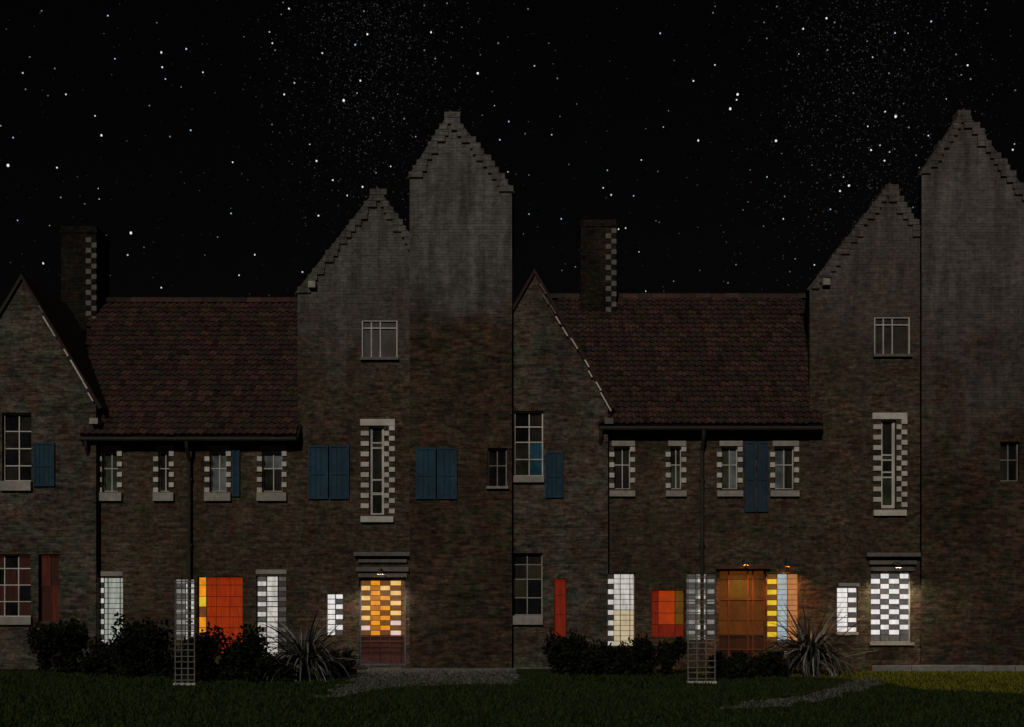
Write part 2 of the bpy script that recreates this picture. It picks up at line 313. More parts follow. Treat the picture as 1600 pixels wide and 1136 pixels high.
def pebbles(name, poly, n):
    mb = MB(); xs = [p[0] for p in poly]; ys = [p[1] for p in poly]; c = 0
    while c < n:
        x, y = R.uniform(min(xs), max(xs)), R.uniform(min(ys), max(ys))
        if not inside((x, y), poly): continue
        r = R.uniform(.012,.04); k = len(mb.v); c += 1
        mb.v += [(x+r*R.uniform(.7,1.3)*math.cos(t), y+r*R.uniform(.7,1.3)*math.sin(t), .006) for t in (0,1.57,3.14,4.71)] + [(x, y, r*R.uniform(.6,1.1)+.01)]
        mb.f += [(k,k+1,k+4),(k+1,k+2,k+4),(k+2,k+3,k+4),(k+3,k,k+4)]
    o = bpy.data.objects.new(name, mb.mesh(name, M['pebble'], fix=False)); C.objects.link(o); o['kind'] = 'stuff'
M['pebble'] = island_mat('pebble', [(.05,.048,.043),(.1,.096,.088),(.2,.19,.175),(.075,.078,.068)], .85)
pebbles('gravel', PW[0], 5000); pebbles('gravel', PW[1], 1600)
# kerb stones: one row along the right hand house fronts, one along the gravel
def kerb(px0, px1, py, mat, label, h, w, step):
    x0, y = ground(px0, py)[0], ground(px0, py)[1]; x1 = ground(px1, py)[0]
    t = thing('kerb', label, 'kerb', ((x0+x1)/2, y, 0), 'stone kerbs in front of the houses'); x = x0
    while x < x1:
        l = step*R.uniform(.85,1.15); mb = MB(); j = R.uniform(-.012,.012)
        mb.box(x, min(x+l-.015, x1), y+j, y+w+j, -.05, h+R.uniform(-.01,.01)); part('kerb_stone', mb, mat, t); x += l
    return t
kerb(1366, 1660, 1050, M['kerb'], 'pale stone kerb along the lit-coloured lawn strip under the far right house', .16, .16, .9)
kerb(575, 806, 1048, M['dimstone'], 'low grey kerb behind the gravel in front of the dark tower', .06, .1, 1.0)

# ------------------------------------------------------------------ buildings
def wallfront(mb, x0, x1, z0, z1, Y, holes, reveal=.22):
    xs = sorted({x0, x1, *[min(max(h[0],x0),x1) for h in holes], *[min(max(h[1],x0),x1) for h in holes]})
    zs = sorted({z0, z1, *[min(max(h[2],z0),z1) for h in holes], *[min(max(h[3],z0),z1) for h in holes]})
    for a, b in zip(xs, xs[1:]):
        for c, d in zip(zs, zs[1:]):
            mx, mz = (a+b)/2, (c+d)/2
            if any(h[0] < mx < h[1] and h[2] < mz < h[3] for h in holes): continue
            mb.poly([(a,Y,c),(b,Y,c),(b,Y,d),(a,Y,d)])
    for a, b, c, d in holes:
        if d <= z0 or c >= z1: continue
        a, b, c, d = max(a,x0), min(b,x1), max(c,z0), min(d,z1)
        for q in ([(a,Y,c),(a,Y,d),(a,Y+reveal,d),(a,Y+reveal,c)], [(b,Y,c),(b,Y+reveal,c),(b,Y+reveal,d),(b,Y,d)],
                  [(a,Y,d),(b,Y,d),(b,Y+reveal,d),(a,Y+reveal,d)], [(a,Y,c),(a,Y+reveal,c),(b,Y+reveal,c),(b,Y,c)],
                  [(a,Y+reveal,c),(a,Y+reveal,d),(b,Y+reveal,d),(b,Y+reveal,c)]): mb.poly(q)

def window(root, Y, w):
    """w: x0,x1,y0,y1 opening; cols, rows boundaries; mat(ci,ri)"""
    x0, x1, y0, y1 = w['box']; fm = M[w.get('frame', 'white')]; fw = w.get('fw', 2.0); bw = w.get('bw', 1.2); rc = w.get('rec', .15)
    s = (Y - CAM_Y)/F
    a, b, c, d = X(x0,Y), X(x1,Y), Z(y1,Y), Z(y0,Y); t = fw*s
    mb = MB(); e = .002
    mb.box(a+e, a+t, Y+rc-.05, Y+rc+.03, c+e, d-e); mb.box(b-t, b-e, Y+rc-.05, Y+rc+.03, c+e, d-e)
    mb.box(a+t, b-t, Y+rc-.05, Y+rc+.03, d-t, d-e); mb.box(a+t, b-t, Y+rc-.05, Y+rc+.03, c+e, c+t)
    win = part(w.get('name', 'window'), mb, fm, root, w.get('label'))
    cols, rows = w['cols'], w['rows']
    for i, (p, q) in enumerate(zip(cols, cols[1:])):
        for j, (u, v) in enumerate(zip(rows, rows[1:])):
            mk = w['mat'](i, j)
            if mk is None: continue
            pb = MB(); g = .4*s
            pb.box(X(p,Y)+g, X(q,Y)-g, Y+rc+R.uniform(-.002,.002), Y+rc+.012, Z(v,Y)+g, Z(u,Y)-g)
            part('pane', pb, M[mk], win)
    bm_ = M[w.get('bar', w.get('frame', 'white'))]; bx = w.get('barx', cols[1:-1]); by = w.get('bary', rows[1:-1])
    for p in bx:
        m2 = MB(); h = bw*s/2; m2.box(X(p,Y)-h, X(p,Y)+h, Y+rc-.028, Y+rc+.016, c+t*.6, d-t*.6); part('glazing_bar', m2, bm_, win)
    for u in by:
        k = bw*(w.get('railw',1.0)) ; m2 = MB(); h = k*s/2; m2.box(a+t*.6, b-t*.6, Y+rc-.024, Y+rc+.014, Z(u,Y)-h, Z(u,Y)+h); part('glazing_bar', m2, bm_, win)
    if 'sill' in w:
        sx0, sx1, sy0, sy1 = w['sill']; m2 = MB(); m2.box(X(sx0,Y), X(sx1,Y), Y-.09, Y+rc-.055, Z(sy1,Y), Z(sy0,Y)); part('sill', m2, M[w.get('sillm','stone')], win)
    if 'lintel' in w:
        sx0, sx1, sy0, sy1 = w['lintel']; m2 = MB(); m2.box(X(sx0,Y), X(sx1,Y), Y-.03, Y+.05, Z(sy1,Y), Z(sy0,Y)); part('lintel', m2, M[w.get('sillm','stone')], win)
    for (tx0, tx1, ty0, ty1, ph, mk) in w.get('teeth', []):
        y = ty0 + (8.1 if ph else 0)
        while y < ty1 - 4:
            m2 = MB(); p = R.uniform(0,.012)
            m2.box(X(tx0,Y), X(tx1,Y), Y-.03-p, Y+.04, Z(y+7.6,Y), Z(y+.4,Y)); part('quoin', m2, M[mk], win); y += 16.2
    for (sx0, sx1, sy0, sy1, mk) in w.get('shutters', []):
        m2 = MB(); Ys = Y-.055
        xa, xb, za, zb = X(sx0,Y), X(sx1,Y), Z(sy1,Y), Z(sy0,Y); r = .05
        m2.box(xa, xa+r, Ys, Ys+.05, za, zb); m2.box(xb-r, xb, Ys, Ys+.05, za, zb)
        zm = za + (zb-za)*.45
        for zz in (za, zm, zb-r): m2.box(xa+r, xb-r, Ys+.001, Ys+.049, zz, zz+r)
        nb = max(2, int((xb-xa-2*r)/.11)); bwid = (xb-xa-2*r)/nb
        for q in range(nb): m2.box(xa+r+q*bwid+.004, xa+r+(q+1)*bwid-.004, Ys+.018+R.uniform(0,.006), Ys+.044, za+r, zb-r)
        part('shutter', m2, M[mk], win)
    return win

def hole(Y, w):
    x0, x1, y0, y1 = w['box']; return (X(x0,Y), X(x1,Y), Z(y1,Y), Z(y0,Y))

def house(name, label, cat, Y, x0, x1, apex, yl, yr, depth, wall, wins, upper=None, split=None, skew=0.0, group=None, roofm='tile', roofdepth=None, verge=True):
    a, b = X(x0,Y), X(x1,Y); zb = -.1
    root = thing(name, label, cat, ((a+b)/2, Y, 0), group)
    zt = min(Z(yl,Y), Z(yr,Y)); zl, zr = Z(yl,Y), Z(yr,Y); ax, az = X(apex[0],Y), Z(apex[1],Y)
    hs_ = [hole(Y, w) for w in wins]
    zs = Z(split,Y) if split else zt
    lo = MB(); wallfront(lo, a, b, zb, min(zs,zt), Y, hs_)
    bk = lambda p: (p[0]+skew*depth, p[1]+depth, p[2])
    def sides(mb, z0, zL, zR):
        mb.poly([(a,Y,z0),(a,Y,zL),bk((a,Y,zL)),bk((a,Y,z0))]); mb.poly([(b,Y,z0),bk((b,Y,z0)),bk((b,Y,zR)),(b,Y,zR)])
    g = [(a,Y,zt),(b,Y,zt)] + ([(b,Y,zr)] if zr > zt+.01 else []) + [(ax,Y,az)] + ([(a,Y,zl)] if zl > zt+.01 else [])
    if split:
        up = MB(); wallfront(up, a, b, zs, zt, Y, hs_); up.poly(g); sides(up, zs, zl, zr); sides(lo, zb, zs, zs)
        up.poly([bk(p) for p in g][::-1]); up.poly([bk((a,Y,zs)),bk((a,Y,zt)),bk((b,Y,zt)),bk((b,Y,zs))])
        part('gable', up, M[upper], root, fix=False)
        sc = MB(); sc.box(a+.002, b-.002, Y-.035, Y+.04, zs-.05, zs+.05); part('string_course', sc, M['dimstone'] if upper is None else M[upper], root)
    else:
        lo.poly(g); sides(lo, zb, zl, zr); lo.poly([bk(p) for p in g][::-1])
    lo.poly([bk((a,Y,zb)),bk((a,Y,zs)),bk((b,Y,zs)),bk((b,Y,zb))])
    part('wall', lo, M[wall], root, fix=False)
    rd = roofdepth or depth
    for (ex, ez) in ((a, zl), (b, zr)):
        dx, dz = ex-ax, ez-az; L = math.hypot(dx, dz); nx, nz = (-dz/L, dx/L) if dx < 0 else (dz/L, -dx/L)
        if nz < 0: nx, nz = -nx, -nz
        nx = abs(nx)*(1 if dx > 0 else -1)
        slim = roofm == 'coping'; e0 = .012; e1 = .05 if slim else .11; k = .05 if slim else .16; fo = .02 if slim else .07
        px, pz = ex + dx/L*k, ez + dz/L*k
        pts = [(ax+nx*e0*0, Y-fo, az+.012), (px+nx*e0, Y-fo, pz+nz*e0), (px+nx*e1, Y-fo, pz+nz*e1), (ax, Y-fo, az+e1*1.25)]
        mb = MB(); mb.prism(pts, (skew*rd, rd, 0)); part('roof', mb, M[roofm], root)
    if roofm == 'coping':
        for (ex, ez) in ((a, zl), (b, zr)):
            n = max(3, int(abs(az-ez)/.15))
            for q in range(n):
                t = (q+.5)/n; xc = ax+(ex-ax)*t; zc = az+(ez-az)*t; sg = 1 if ex > ax else -1
                l = R.uniform(.16,.3); o_ = R.uniform(.0,.13)*(1.0 if sg > 0 else .55); h = abs(az-ez)/n
                mb = MB(); x_a, x_b = sorted((xc+sg*o_, xc-sg*l)); d_ = R.uniform(0,.02)
                mb.box(x_a, x_b, Y-.045-d_, Y+.3, zc-h*.5+.006, zc+h*.5-.004); part('crow_step', mb, M[wall], root)
    for w in wins: window(root, Y, w)
    return root

E2 = lambda i, j: (i + j) % 2
def rng(a, b, n): return [a + (b-a)*k/n for k in range(n+1)]

def gable_cottage(ox, dy, first):
    Y = -.22
    if first:
        up = dict(box=(3,49,645+dy,752+dy), cols=[3,27,49], rows=[645+dy,673+dy,700+dy,727+dy,752+dy], mat=lambda i,j: ('glassblk','glass')[(i+j)%2], frame='white', fw=2.2, bw=1.6,
                  sill=(2,50,752+dy,767+dy), shutters=[(53,86,692,760,'blue')], label='dark upper window with a white cross bar and one blue shutter')
        lo = dict(box=(-14,48,866,964), cols=[-14,4,26,48], rows=[866,888,914,940,964], mat=lambda i,j: ('dimred','glassblk','dimred')[(i+j)%3], frame='white', fw=2, bw=1.5, sill=(-16,50,964,976), label='white barred ground floor window with a dull red glow')
        nar = dict(box=(60,92,866,972), cols=[60,76,92], rows=[866,915,972], mat=lambda i,j: 'dimred' if (i+j) % 2 else 'dimrust', frame='redwood', fw=1.5, bw=1.2, label='window with faint red curtains')
        lab = 'brick gable house at the left edge of the picture, dull red ground floor window'
    else:
        up = dict(box=(3,49,642,744), cols=[3,27,49], rows=[642,666,690,717,744], mat=lambda i,j: ('glass','glassblk')[j<2] if i == 0 else ('glass','blueglass')[j>1], frame='white', fw=2.2, bw=1.6,
                  sill=(2,50,744,754), shutters=[(52,80,706,778,'blue')], label='dark upper window with bluish lower panes and one blue shutter')
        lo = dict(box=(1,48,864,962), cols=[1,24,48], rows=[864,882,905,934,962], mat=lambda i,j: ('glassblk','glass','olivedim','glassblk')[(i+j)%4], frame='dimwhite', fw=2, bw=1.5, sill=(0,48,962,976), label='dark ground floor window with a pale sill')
        nar = dict(box=(66,85,904,998), cols=[66,85], rows=[904,930,960,998], mat=lambda i,j: 'red', frame='redwood', fw=1, bw=.8, label='narrow window with a glowing red curtain')
        lab = 'brick gable house right of the dark tower, with one narrow red lit window'
    for w in (up, lo, nar):
        for k in ('cols',): w[k] = [v+ox for v in w[k]]
        x0,x1,y0,y1 = w['box']; w['box'] = (x0+ox,x1+ox,y0,y1)
        if 'sill' in w: s = w['sill']; w['sill'] = (s[0]+ox,s[1]+ox,s[2],s[3])
        if 'shutters' in w: w['shutters'] = [(s[0]+ox,s[1]+ox,*s[2:]) for s in w['shutters']]
    r = house('gable_house', lab, 'house', Y, -80+ox, 150+ox, (35+ox, 437-(8 if not first else 0)), 632, 632, 7.5, 'brickgable', [up, lo, nar], group='brick gable end houses')
    # verge: pale mortared tiles up the right hand slope
    px, py = 40., 445.
    mx = 0
    while py < 640:
        if R.random() < .72:
            l = R.uniform(9, 17); q = R.uniform(-3.5, 2.5); mb = MB()
            p0 = (X(px+ox+q,Y), Y-.10, Z(py,Y)); p1 = (X(px+ox+q+l/1.7,Y), Y-.10, Z(py+l,Y)); t = .03
            mb.prism([p0, p1, (p1[0]+t*1.1, p1[1], p1[2]+t*.5), (p0[0]+t*1.1, p0[1], p0[2]+t*.5)], (0,.05,0)); part('verge_tile', mb, M['dimstone'] if py < 480 else M['white'], r)
        py += 17; px += 10
    mb = MB(); mb.box(X(144+ox,Y), X(157+ox,Y), Y-.2, Y+.1, Z(664,Y), Z(655,Y)); part('kneeler', mb, M['stone'] if first else M['dimstone'], r)
    return r
M['dimrust'] = lit('faint_rust_curtain', (.085,.014,.004), .55, .6, 3, (8,8,.8)); M['blueglass'] = glass_dark('blue_tinted_glass', (.03,.12,.18)); M['olivedim'] = lit('faint_olive_pane', (.022,.018,.006), .5, .5)

gable_cottage(0, 0, True)
gable_cottage(800, 0, False)

def small_up(x0, x1, y0, y1, pm, sill, fr='white', shutters=(), teeth=True):
    xm = (x0+x1)/2
    w = dict(box=(x0+7,x1-7,y0,y1), cols=[x0+7,xm+1,x1-7], rows=[y0,y0+(y1-y0)*.42,y1], mat=pm, frame=fr, fw=1.5, bw=1.4, sill=(x0,x1,sill,sill+13), shutters=list(shutters), lintel=(x0+4,x1,y0-9,y0-1))
    if teeth: w['teeth'] = [(x0,x0+7.5,y0,y1,1,fr),(x1-7.5,x1,y0,y1,0,fr)]
    return w
def long_house(first):
    Y = .0; ox = 0 if first else 800
    if first:
        wins = [small_up(152,191,705,768,lambda i,j:'glassgreen',770,'white'), small_up(240,272,705,768,lambda i,j:'glass',770,'white'),
                small_up(320,361,705,768,lambda i,j:'glassblue',770,'white',[(363,375,700,776,'blue')]), small_up(402,448,705,768,lambda i,j:('glassblue','glass')[j],770,'white')]
        wins[0]['label'] = 'upper window next to the left gable, greenish glass'; wins[2]['label'] = 'upper window with a pale blind and a narrow blue shutter'
        wins += [
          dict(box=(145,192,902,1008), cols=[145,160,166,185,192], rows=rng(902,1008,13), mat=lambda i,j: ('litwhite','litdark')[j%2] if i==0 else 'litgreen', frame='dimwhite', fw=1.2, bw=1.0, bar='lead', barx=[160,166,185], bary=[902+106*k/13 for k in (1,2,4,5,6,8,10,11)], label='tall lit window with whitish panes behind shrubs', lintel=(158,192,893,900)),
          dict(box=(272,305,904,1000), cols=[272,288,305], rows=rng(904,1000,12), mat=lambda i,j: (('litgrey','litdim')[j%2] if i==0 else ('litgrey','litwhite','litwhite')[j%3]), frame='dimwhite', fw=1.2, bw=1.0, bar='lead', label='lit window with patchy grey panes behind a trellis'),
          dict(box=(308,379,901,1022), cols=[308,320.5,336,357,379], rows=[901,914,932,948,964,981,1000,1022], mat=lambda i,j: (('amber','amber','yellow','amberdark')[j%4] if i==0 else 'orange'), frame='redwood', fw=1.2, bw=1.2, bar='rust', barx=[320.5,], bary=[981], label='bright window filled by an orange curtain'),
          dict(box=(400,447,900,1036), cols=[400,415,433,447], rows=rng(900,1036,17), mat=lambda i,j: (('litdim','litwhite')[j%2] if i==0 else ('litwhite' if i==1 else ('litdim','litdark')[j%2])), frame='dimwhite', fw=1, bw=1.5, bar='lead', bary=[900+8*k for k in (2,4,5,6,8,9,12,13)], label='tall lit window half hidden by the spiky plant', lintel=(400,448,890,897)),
        ]
        ridge, eave, xa, xb = 470, 681, 132, 470
        lab = 'long low tiled house with an orange curtained window, left of the tall pair'
    else:
        wins = [small_up(952,992,698,764,lambda i,j:'glass',766,'white'), small_up(1040,1072,698,764,lambda i,j:('glass','glassgreen')[j],766,'white'),
                small_up(1120,1160,698,764,lambda i,j:('glassgreen','glassblue')[i],766,'white',[(1163,1180,690,800,'bluedim')]), small_up(1203,1248,698,764,lambda i,j:('glassblue','glass')[i],766,'white',[(1183,1200,690,800,'bluedim')])]
        for w in wins: s = w['sill']; w['sill'] = (s[0],s[1],767,776)
        wins += [
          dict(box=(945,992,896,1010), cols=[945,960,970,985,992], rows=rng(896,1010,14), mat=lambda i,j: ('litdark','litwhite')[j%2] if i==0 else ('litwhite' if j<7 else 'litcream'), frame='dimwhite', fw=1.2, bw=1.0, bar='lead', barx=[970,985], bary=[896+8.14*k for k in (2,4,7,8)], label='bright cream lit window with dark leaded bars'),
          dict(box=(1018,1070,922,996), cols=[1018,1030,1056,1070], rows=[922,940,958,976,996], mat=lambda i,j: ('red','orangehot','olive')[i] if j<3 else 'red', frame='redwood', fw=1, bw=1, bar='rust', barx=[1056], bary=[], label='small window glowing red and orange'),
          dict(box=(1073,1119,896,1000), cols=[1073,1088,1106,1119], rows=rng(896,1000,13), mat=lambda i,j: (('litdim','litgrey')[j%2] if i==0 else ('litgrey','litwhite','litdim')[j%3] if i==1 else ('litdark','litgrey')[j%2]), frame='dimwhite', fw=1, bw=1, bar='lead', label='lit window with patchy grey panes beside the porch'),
          dict(name='door', box=(1123,1197,890,1040), cols=[1123,1140,1170,1178,1197], rows=[890,905,935,938,970,992,1015,1040], mat=lambda i,j: ('darkdoor' if j>=5 else ('olive' if (i==1 and j in (1,)) else ('dimorange'))), frame='rust', fw=2.2, bw=2.0, bar='rust', barx=[1140,1170,1178,], bary=[936,992,1015], label='dim orange lit double door'),
          dict(box=(1199,1249,896,1004), cols=[1199,1216,1232,1249], rows=rng(896,1004,13), mat=lambda i,j: (('amberdark','yellow')[j%2] if i==0 else ('bluewhite' if i==1 else ('peach'))), frame='rust', fw=1, bw=1.0, bar='rust', barx=[1216,1232], bary=[896+8.3*k for k in (7,9)], label='lit window with yellow, bluish and peach panes behind the spiky plant'),
        ]
        ridge, eave, xa, xb = 464, 664, 935, 1282
        lab = 'long low tiled house with a dim orange door, between the right hand gables'
    M['rust'] = M.get('rust') or rough_mat('rust_brown_wood', (.16,.06,.025), None, 8, .6, .3, .01)
    M['litcream'] = M.get('litcream') or lit('lit_pane_cream_dim', (.72,.58,.36), .8, .3)
    M['orangehot'] = M.get('orangehot') or lit('lit_orange_red_pane', (.42,.04,.002), .9, .4)
    M['darkdoor'] = M.get('darkdoor') or rough_mat('brown_door_panel', (.07,.025,.012), None, 8, .6, .3, .01)
    a, b = X(xa,Y), X(xb,Y); zt = Z(eave-6,Y); ry = 3.4; zr = Z(ridge, ry)
    root = thing('long_house', lab, 'house', ((a+b)/2, Y, 0), 'low tiled houses between the gables')
    mb = MB(); wallfront(mb, a, b, -.1, zt, Y, [hole(Y,w) for w in wins])
    D = 7.0
    mb.poly([(a,Y,-.1),(a,Y,zt),(a,ry,zr-.1),(a,D,zt),(a,D,-.1)]); mb.poly([(b,Y,-.1),(b,D,-.1),(b,D,zt),(b,ry,zr-.1),(b,Y,zt)]); mb.poly([(a,D,-.1),(a,D,zt),(b,D,zt),(b,D,-.1)])
    part('wall', mb, M['brick'], root, fix=False)
    # roof deck with tiles
    Ye, Ze = -.3, Z(eave, -.3); dy, dz = ry-Ye, zr-Ze; L = math.hypot(dy, dz); ang = math.atan2(dz, dy)
    n = (0, -dz/L, dy/L); mb = MB()
    ex = 1.15; er = .45
    mb.prism([(a,Ye,Ze),(b,Ye,Ze),(b+er,ry,zr),(a-ex,ry,zr)], (0,.06,-.11)); mb.prism([(a-ex,ry+.063,zr),(b+er,ry+.063,zr),(b+er,D+.3,zt-.2),(a-ex,D+.3,zt-.2)], (0,-.0,-.12))
    gw = MB(); gw.poly([(a-ex+.25,1.2,zt-1),(a-ex+.25,1.2,Ze+(1.2-Ye)*dz/dy-.14),(a-ex+.25,ry,zr-.14),(a-ex+.25,D,zt-.1),(a-ex+.25,D,zt-1)]); gw.poly([(a-ex+.25,1.2,zt-1),(a+.1,1.2,zt-1),(a+.1,1.2,Ze+(1.2-Ye)*dz/dy-.14),(a-ex+.25,1.2,Ze+(1.2-Ye)*dz/dy-.14)]); part('cheek_wall', gw, M['brickdark'], root, fix=False)
    roof = part('roof', mb, M['tilebed'], root); org = org_of(root)
    tw, tl = .185, .215; nc = int((b-a)/tw); nr = int(L/tl)
    prof = [(0,.0),(.03,.045),(.075,.055),(.115,.035),(.15,.012),(.2,.02)]
    tm = bpy.data.meshes.new('tile'); V = []; Fc = []
    for (v, dzz) in ((0,.045),(tl*1.18,.0)):
        V += [(x_, v, z_+dzz) for x_, z_ in prof]
    V += [(x_, 0, z_+.004) for x_, z_ in prof]; k = len(prof)
    for i in range(k-1): Fc += [(i,i+1,k+i+1,k+i), (2*k+i,2*k+i+1,i+1,i)]
    tm.from_pydata(V, [], Fc); tm.materials.append(M['tile'])
    rot = Euler((ang,0,0)).to_matrix(); cnt = 0; rest = MB()
    for r_ in range(nr):
        for c_ in range(-int(ex/tw*r_/nr)-0, nc + int(er/tw*r_/nr)):
            jit = Euler((R.gauss(0,.015), R.gauss(0,.025), R.gauss(0,.02)))
            u = a + c_*tw + R.gauss(0,.004); s_ = r_*tl + R.gauss(0,.008)
            p = Vector((u, Ye + dy/L*s_ + n[1]*.012, Ze + dz/L*s_ + n[2]*.012)); m_ = rot @ jit.to_matrix()
            if cnt < 300:
                o = bpy.data.objects.new('tile', tm); C.objects.link(o); o.parent = roof; o.location = p - Vector(org); o.rotation_euler = m_.to_euler(); cnt += 1
            else:
                q = len(rest.v); rest.v += [tuple(p + m_ @ Vector(v)) for v in V]; rest.f += [tuple(q+i for i in f) for f in Fc]
    o = part('tiles', rest, M['tile'], roof, fix=False); o['kind'] = 'stuff'
    x = a - ex
    while x < b+er-.1:
        l = min(.42, b+er-x); mb = MB()
        pr = [(x+.004, ry+.16*math.cos(t), zr-.06+.16*math.sin(t)) for t in (-.1,.6,1.2,1.94,2.54,3.24)]; mb.prism(pr, (l-.008,0,R.uniform(-.01,.01))); part('ridge_tile', mb, M['tile'], roof); x += .42
    mb = MB(); gy, gz = Ye-.05, Ze-.09; mb.tube([(a,gy,gz),(b-.05,gy,gz)], .055, 8); part('gutter', mb, M['dark'], root)
    mb = MB(); mb.box(a+.01, b-.01, -.22, Y-.002, zt-.14, zt-.02); part('soffit', mb, M['darkwood'], root)
    for px in ((140, 296) if first else (938, 1097)):
        x = X(px, Y-.08); mb = MB(); mb.tube([(x,gy,gz-.05),(x,gy+.02,gz-.2),(x,Y-.09,gz-.55),(x,Y-.09,.05)], .05, 8)
        for z in (1.2, 3.2, 4.9): mb.box(x-.07, x+.07, Y-.10, Y-.002, z, z+.05)
        part('downpipe', mb, M['dark'], root)
    # chimney on the ridge
    cy = ry-.1; cx0, cx1 = (106, 160) if first else (906, 960); ct = 362 if first else 352
    xa_, xb_ = X(cx0,cy), X(cx1,cy); zb_, zt_ = zr-1.0, Z(ct,cy)
    mb = MB(); mb.box(xa_, xb_, cy-.5, cy+.6, zb_, zt_-.2); mb.box(xa_-.03, xb_+.03, cy-.53, cy+.63, zt_-.2, zt_-.1); mb.box(xa_, xb_, cy-.5, cy+.6, zt_-.1, zt_)
    ch = part('chimney', mb, M['soot'], root)
    z = zr-.75; k = 0
    while z < zt_-.35:
        mb = MB(); w0, w1 = ((.0,.14),(.14,.29))[k%2]; mb.box(xb_-w1+(.012 if w0==0 else 0), xb_-w0+(.012 if w0==0 else 0), cy-.515, cy-.3, z+.006, z+.142)
        part('quoin', mb, M['dimstone'], ch); z += .15; k += 1
    for w in wins: window(root, Y, w)
    # hood over the orange door
    if not first:
        for (p0, p1, q0, q1, d) in ((1118,1202,884,889,.12),):
            mb = MB(); mb.box(X(p0,Y), X(p1,Y), Y-d, Y-.002, Z(q1,Y), Z(q0,Y)); part('door_hood', mb, M['rust'], root)
        mb = MB(); mb.box(X(1118,Y), X(1202,Y), Y-.5, Y-.002, 0, .14); part('doorstep', mb, M['dimstone'], root)
    return root
long_house(True); long_house(False)

def bigwin(x0, y0, y1, panel, fr='white'):
    return dict(box=(x0+14,x0+37,y0+9,y1-12), cols=[x0+14,x0+17,x0+34,x0+37], rows=panel, mat=lambda i,j: ('glass','glassgreen','glass')[j%3] if i==1 else 'glassblk', frame=fr, fw=2.4, bw=2.2, bary=panel[1:-1],
        sill=(x0+1,x0+52,y1-9,y1), lintel=(x0,x0+54,y0-1,y0+9), sillm=fr,
        teeth=[(x0+1,x0+13.5,y0+9,y1-10,1,fr),(x0+37.5,x0+45,y0+9,y1-10,1,fr),(x0+45,x0+54,y0+9,y1-10,0,fr)], label='tall stair window with toothed white stone surround')
def attic(x0, y0):
    return dict(box=(x0,x0+56,y0,y0+60), cols=[x0,x0+15,x0+29,x0+56], rows=[y0,y0+14,y0+60], mat=lambda i,j:'glassattic', frame='white', fw=1.9, bw=1.7, bary=[y0+12], rec=.07, sill=(x0-2,x0+58,y0+59,y0+63), sillm='dimstone', label='attic window with thin pale frame')
M['attic'] = rough_mat('thin_greyed_paint', (.42,.37,.31), None, 8)
def tall_gable(first):
    ox = 0 if first else 800; Y = -.02
    if first:
        wins = [attic(565,500), bigwin(563,656,816,[665,691,699,749,770,771+0.5,802+2]),
          dict(box=(510,535.5,928,993), cols=[510,523,535.5], rows=[928,936,944,952,960,968,976,984.5,993], mat=lambda i,j: 'litbright' if (i==0 or j%2==0) else 'litdim', frame='dimwhite', fw=.8, bw=1.2, bar='lead', bary=[936,944,952,960,968,976], label='small bright white window left of the chequered door'),
          dict(box=(484,544,698,778), cols=[484,514,544], rows=[698,738,778], mat=lambda i,j:'glassblk', frame='bluedim', fw=2, bw=2, shutters=[(482,513,696,780,'blue'),(515,546,696,780,'blue')], label='upper window closed with a pair of blue shutters'),
          dict(name='door', box=(561,634,902,1040), cols=[561,578,593,609,626,634], rows=rng(907,993,11)+[1000,1010,1018,1040],
               mat=lambda i,j: ('redpanel' if j>=11 else ('amberdark' if i==4 else ((('amberdark','pink') if j>7 else ('amberdark','amberlight')) if i in (0,3) else ('amberbrown','amber') if i==1 else ('amberdark','amberlight' if j<3 else 'amber'))[(j+i)%2])), frame='doorframe', fw=2.5, bw=.9, bar='rust', barx=[578,609], bary=[995,1003,1011,1019], label='door glazed with chequered glowing orange panes')]
        lab = 'tall gabled house with a chequered orange door, left of the dark tower'; apex = (590,296)
        house('tall_gable_house', lab, 'house', Y, 465, 700, apex, 458, 458, 6.0, 'limeB', wins, roofm='coping', group='tall gabled houses')
    else:
        wins = [attic(1366,495), bigwin(1363,646,806,[655,710,718,737,745,790,794]),
          dict(box=(1308,1341,918,988), cols=[1308,1327,1341], rows=rng(918,988,9), mat=lambda i,j: 'litbright' if (i==0 or j%2==0) else 'litdim', frame='dimwhite', fw=.8, bw=1, bar='lead', bary=[965,979], label='small bright white window beside the spiky plant', lintel=(1310,1342,911,916), sill=(1306,1340,988,992)),
          dict(name='bay_window', box=(1361,1424,893,1004), cols=[1361,1378,1392,1408,1424], rows=rng(896,992,12)+[1004], mat=lambda i,j: 'litdim' if j>=12 else ('litbright' if (i+j)%2 else 'litmid'), frame='dimwhite', fw=1.5, bw=.9, bar='lead', barx=[1378,1408], bary=[928,936,945], sill=(1358,1427,1004,1008), label='large window of chequered bright white panes')]
        lab = 'tall gabled house with a white chequered window, at the right'; apex = (1390,289)
        house('tall_gable_house', lab, 'house', Y, 1265, 1500, apex, 452, 452, 5.0, 'limeBw', wins, roofm='coping', skew=.22, group='tall gabled houses')
M['litmid'] = lit('lit_pane_mid', (.13,.12,.115), .7, .5, 8)  # duller tone of the chequered panes
M['amberbrown'] = lit('lit_pane_amber_brown', (.45,.16,.01), 1.0, .4)
M['redpanel'] = M['redwood']; M['doorframe'] = rough_mat('blue_grey_door_frame', (.12,.14,.17), None, 8)
tall_gable(True); tall_gable(False)
for (kx, ky, nm) in ((489,446,'tall_gable_house'), (1290,442,'tall_gable_house.001')):
    mb = MB(); mb.box(X(kx-6,-.02), X(kx+5,-.02), -.16, -.025, Z(ky+5,-.02), Z(ky-5,-.02)); part('kneeler', mb, M['stone'], bpy.data.objects[nm])

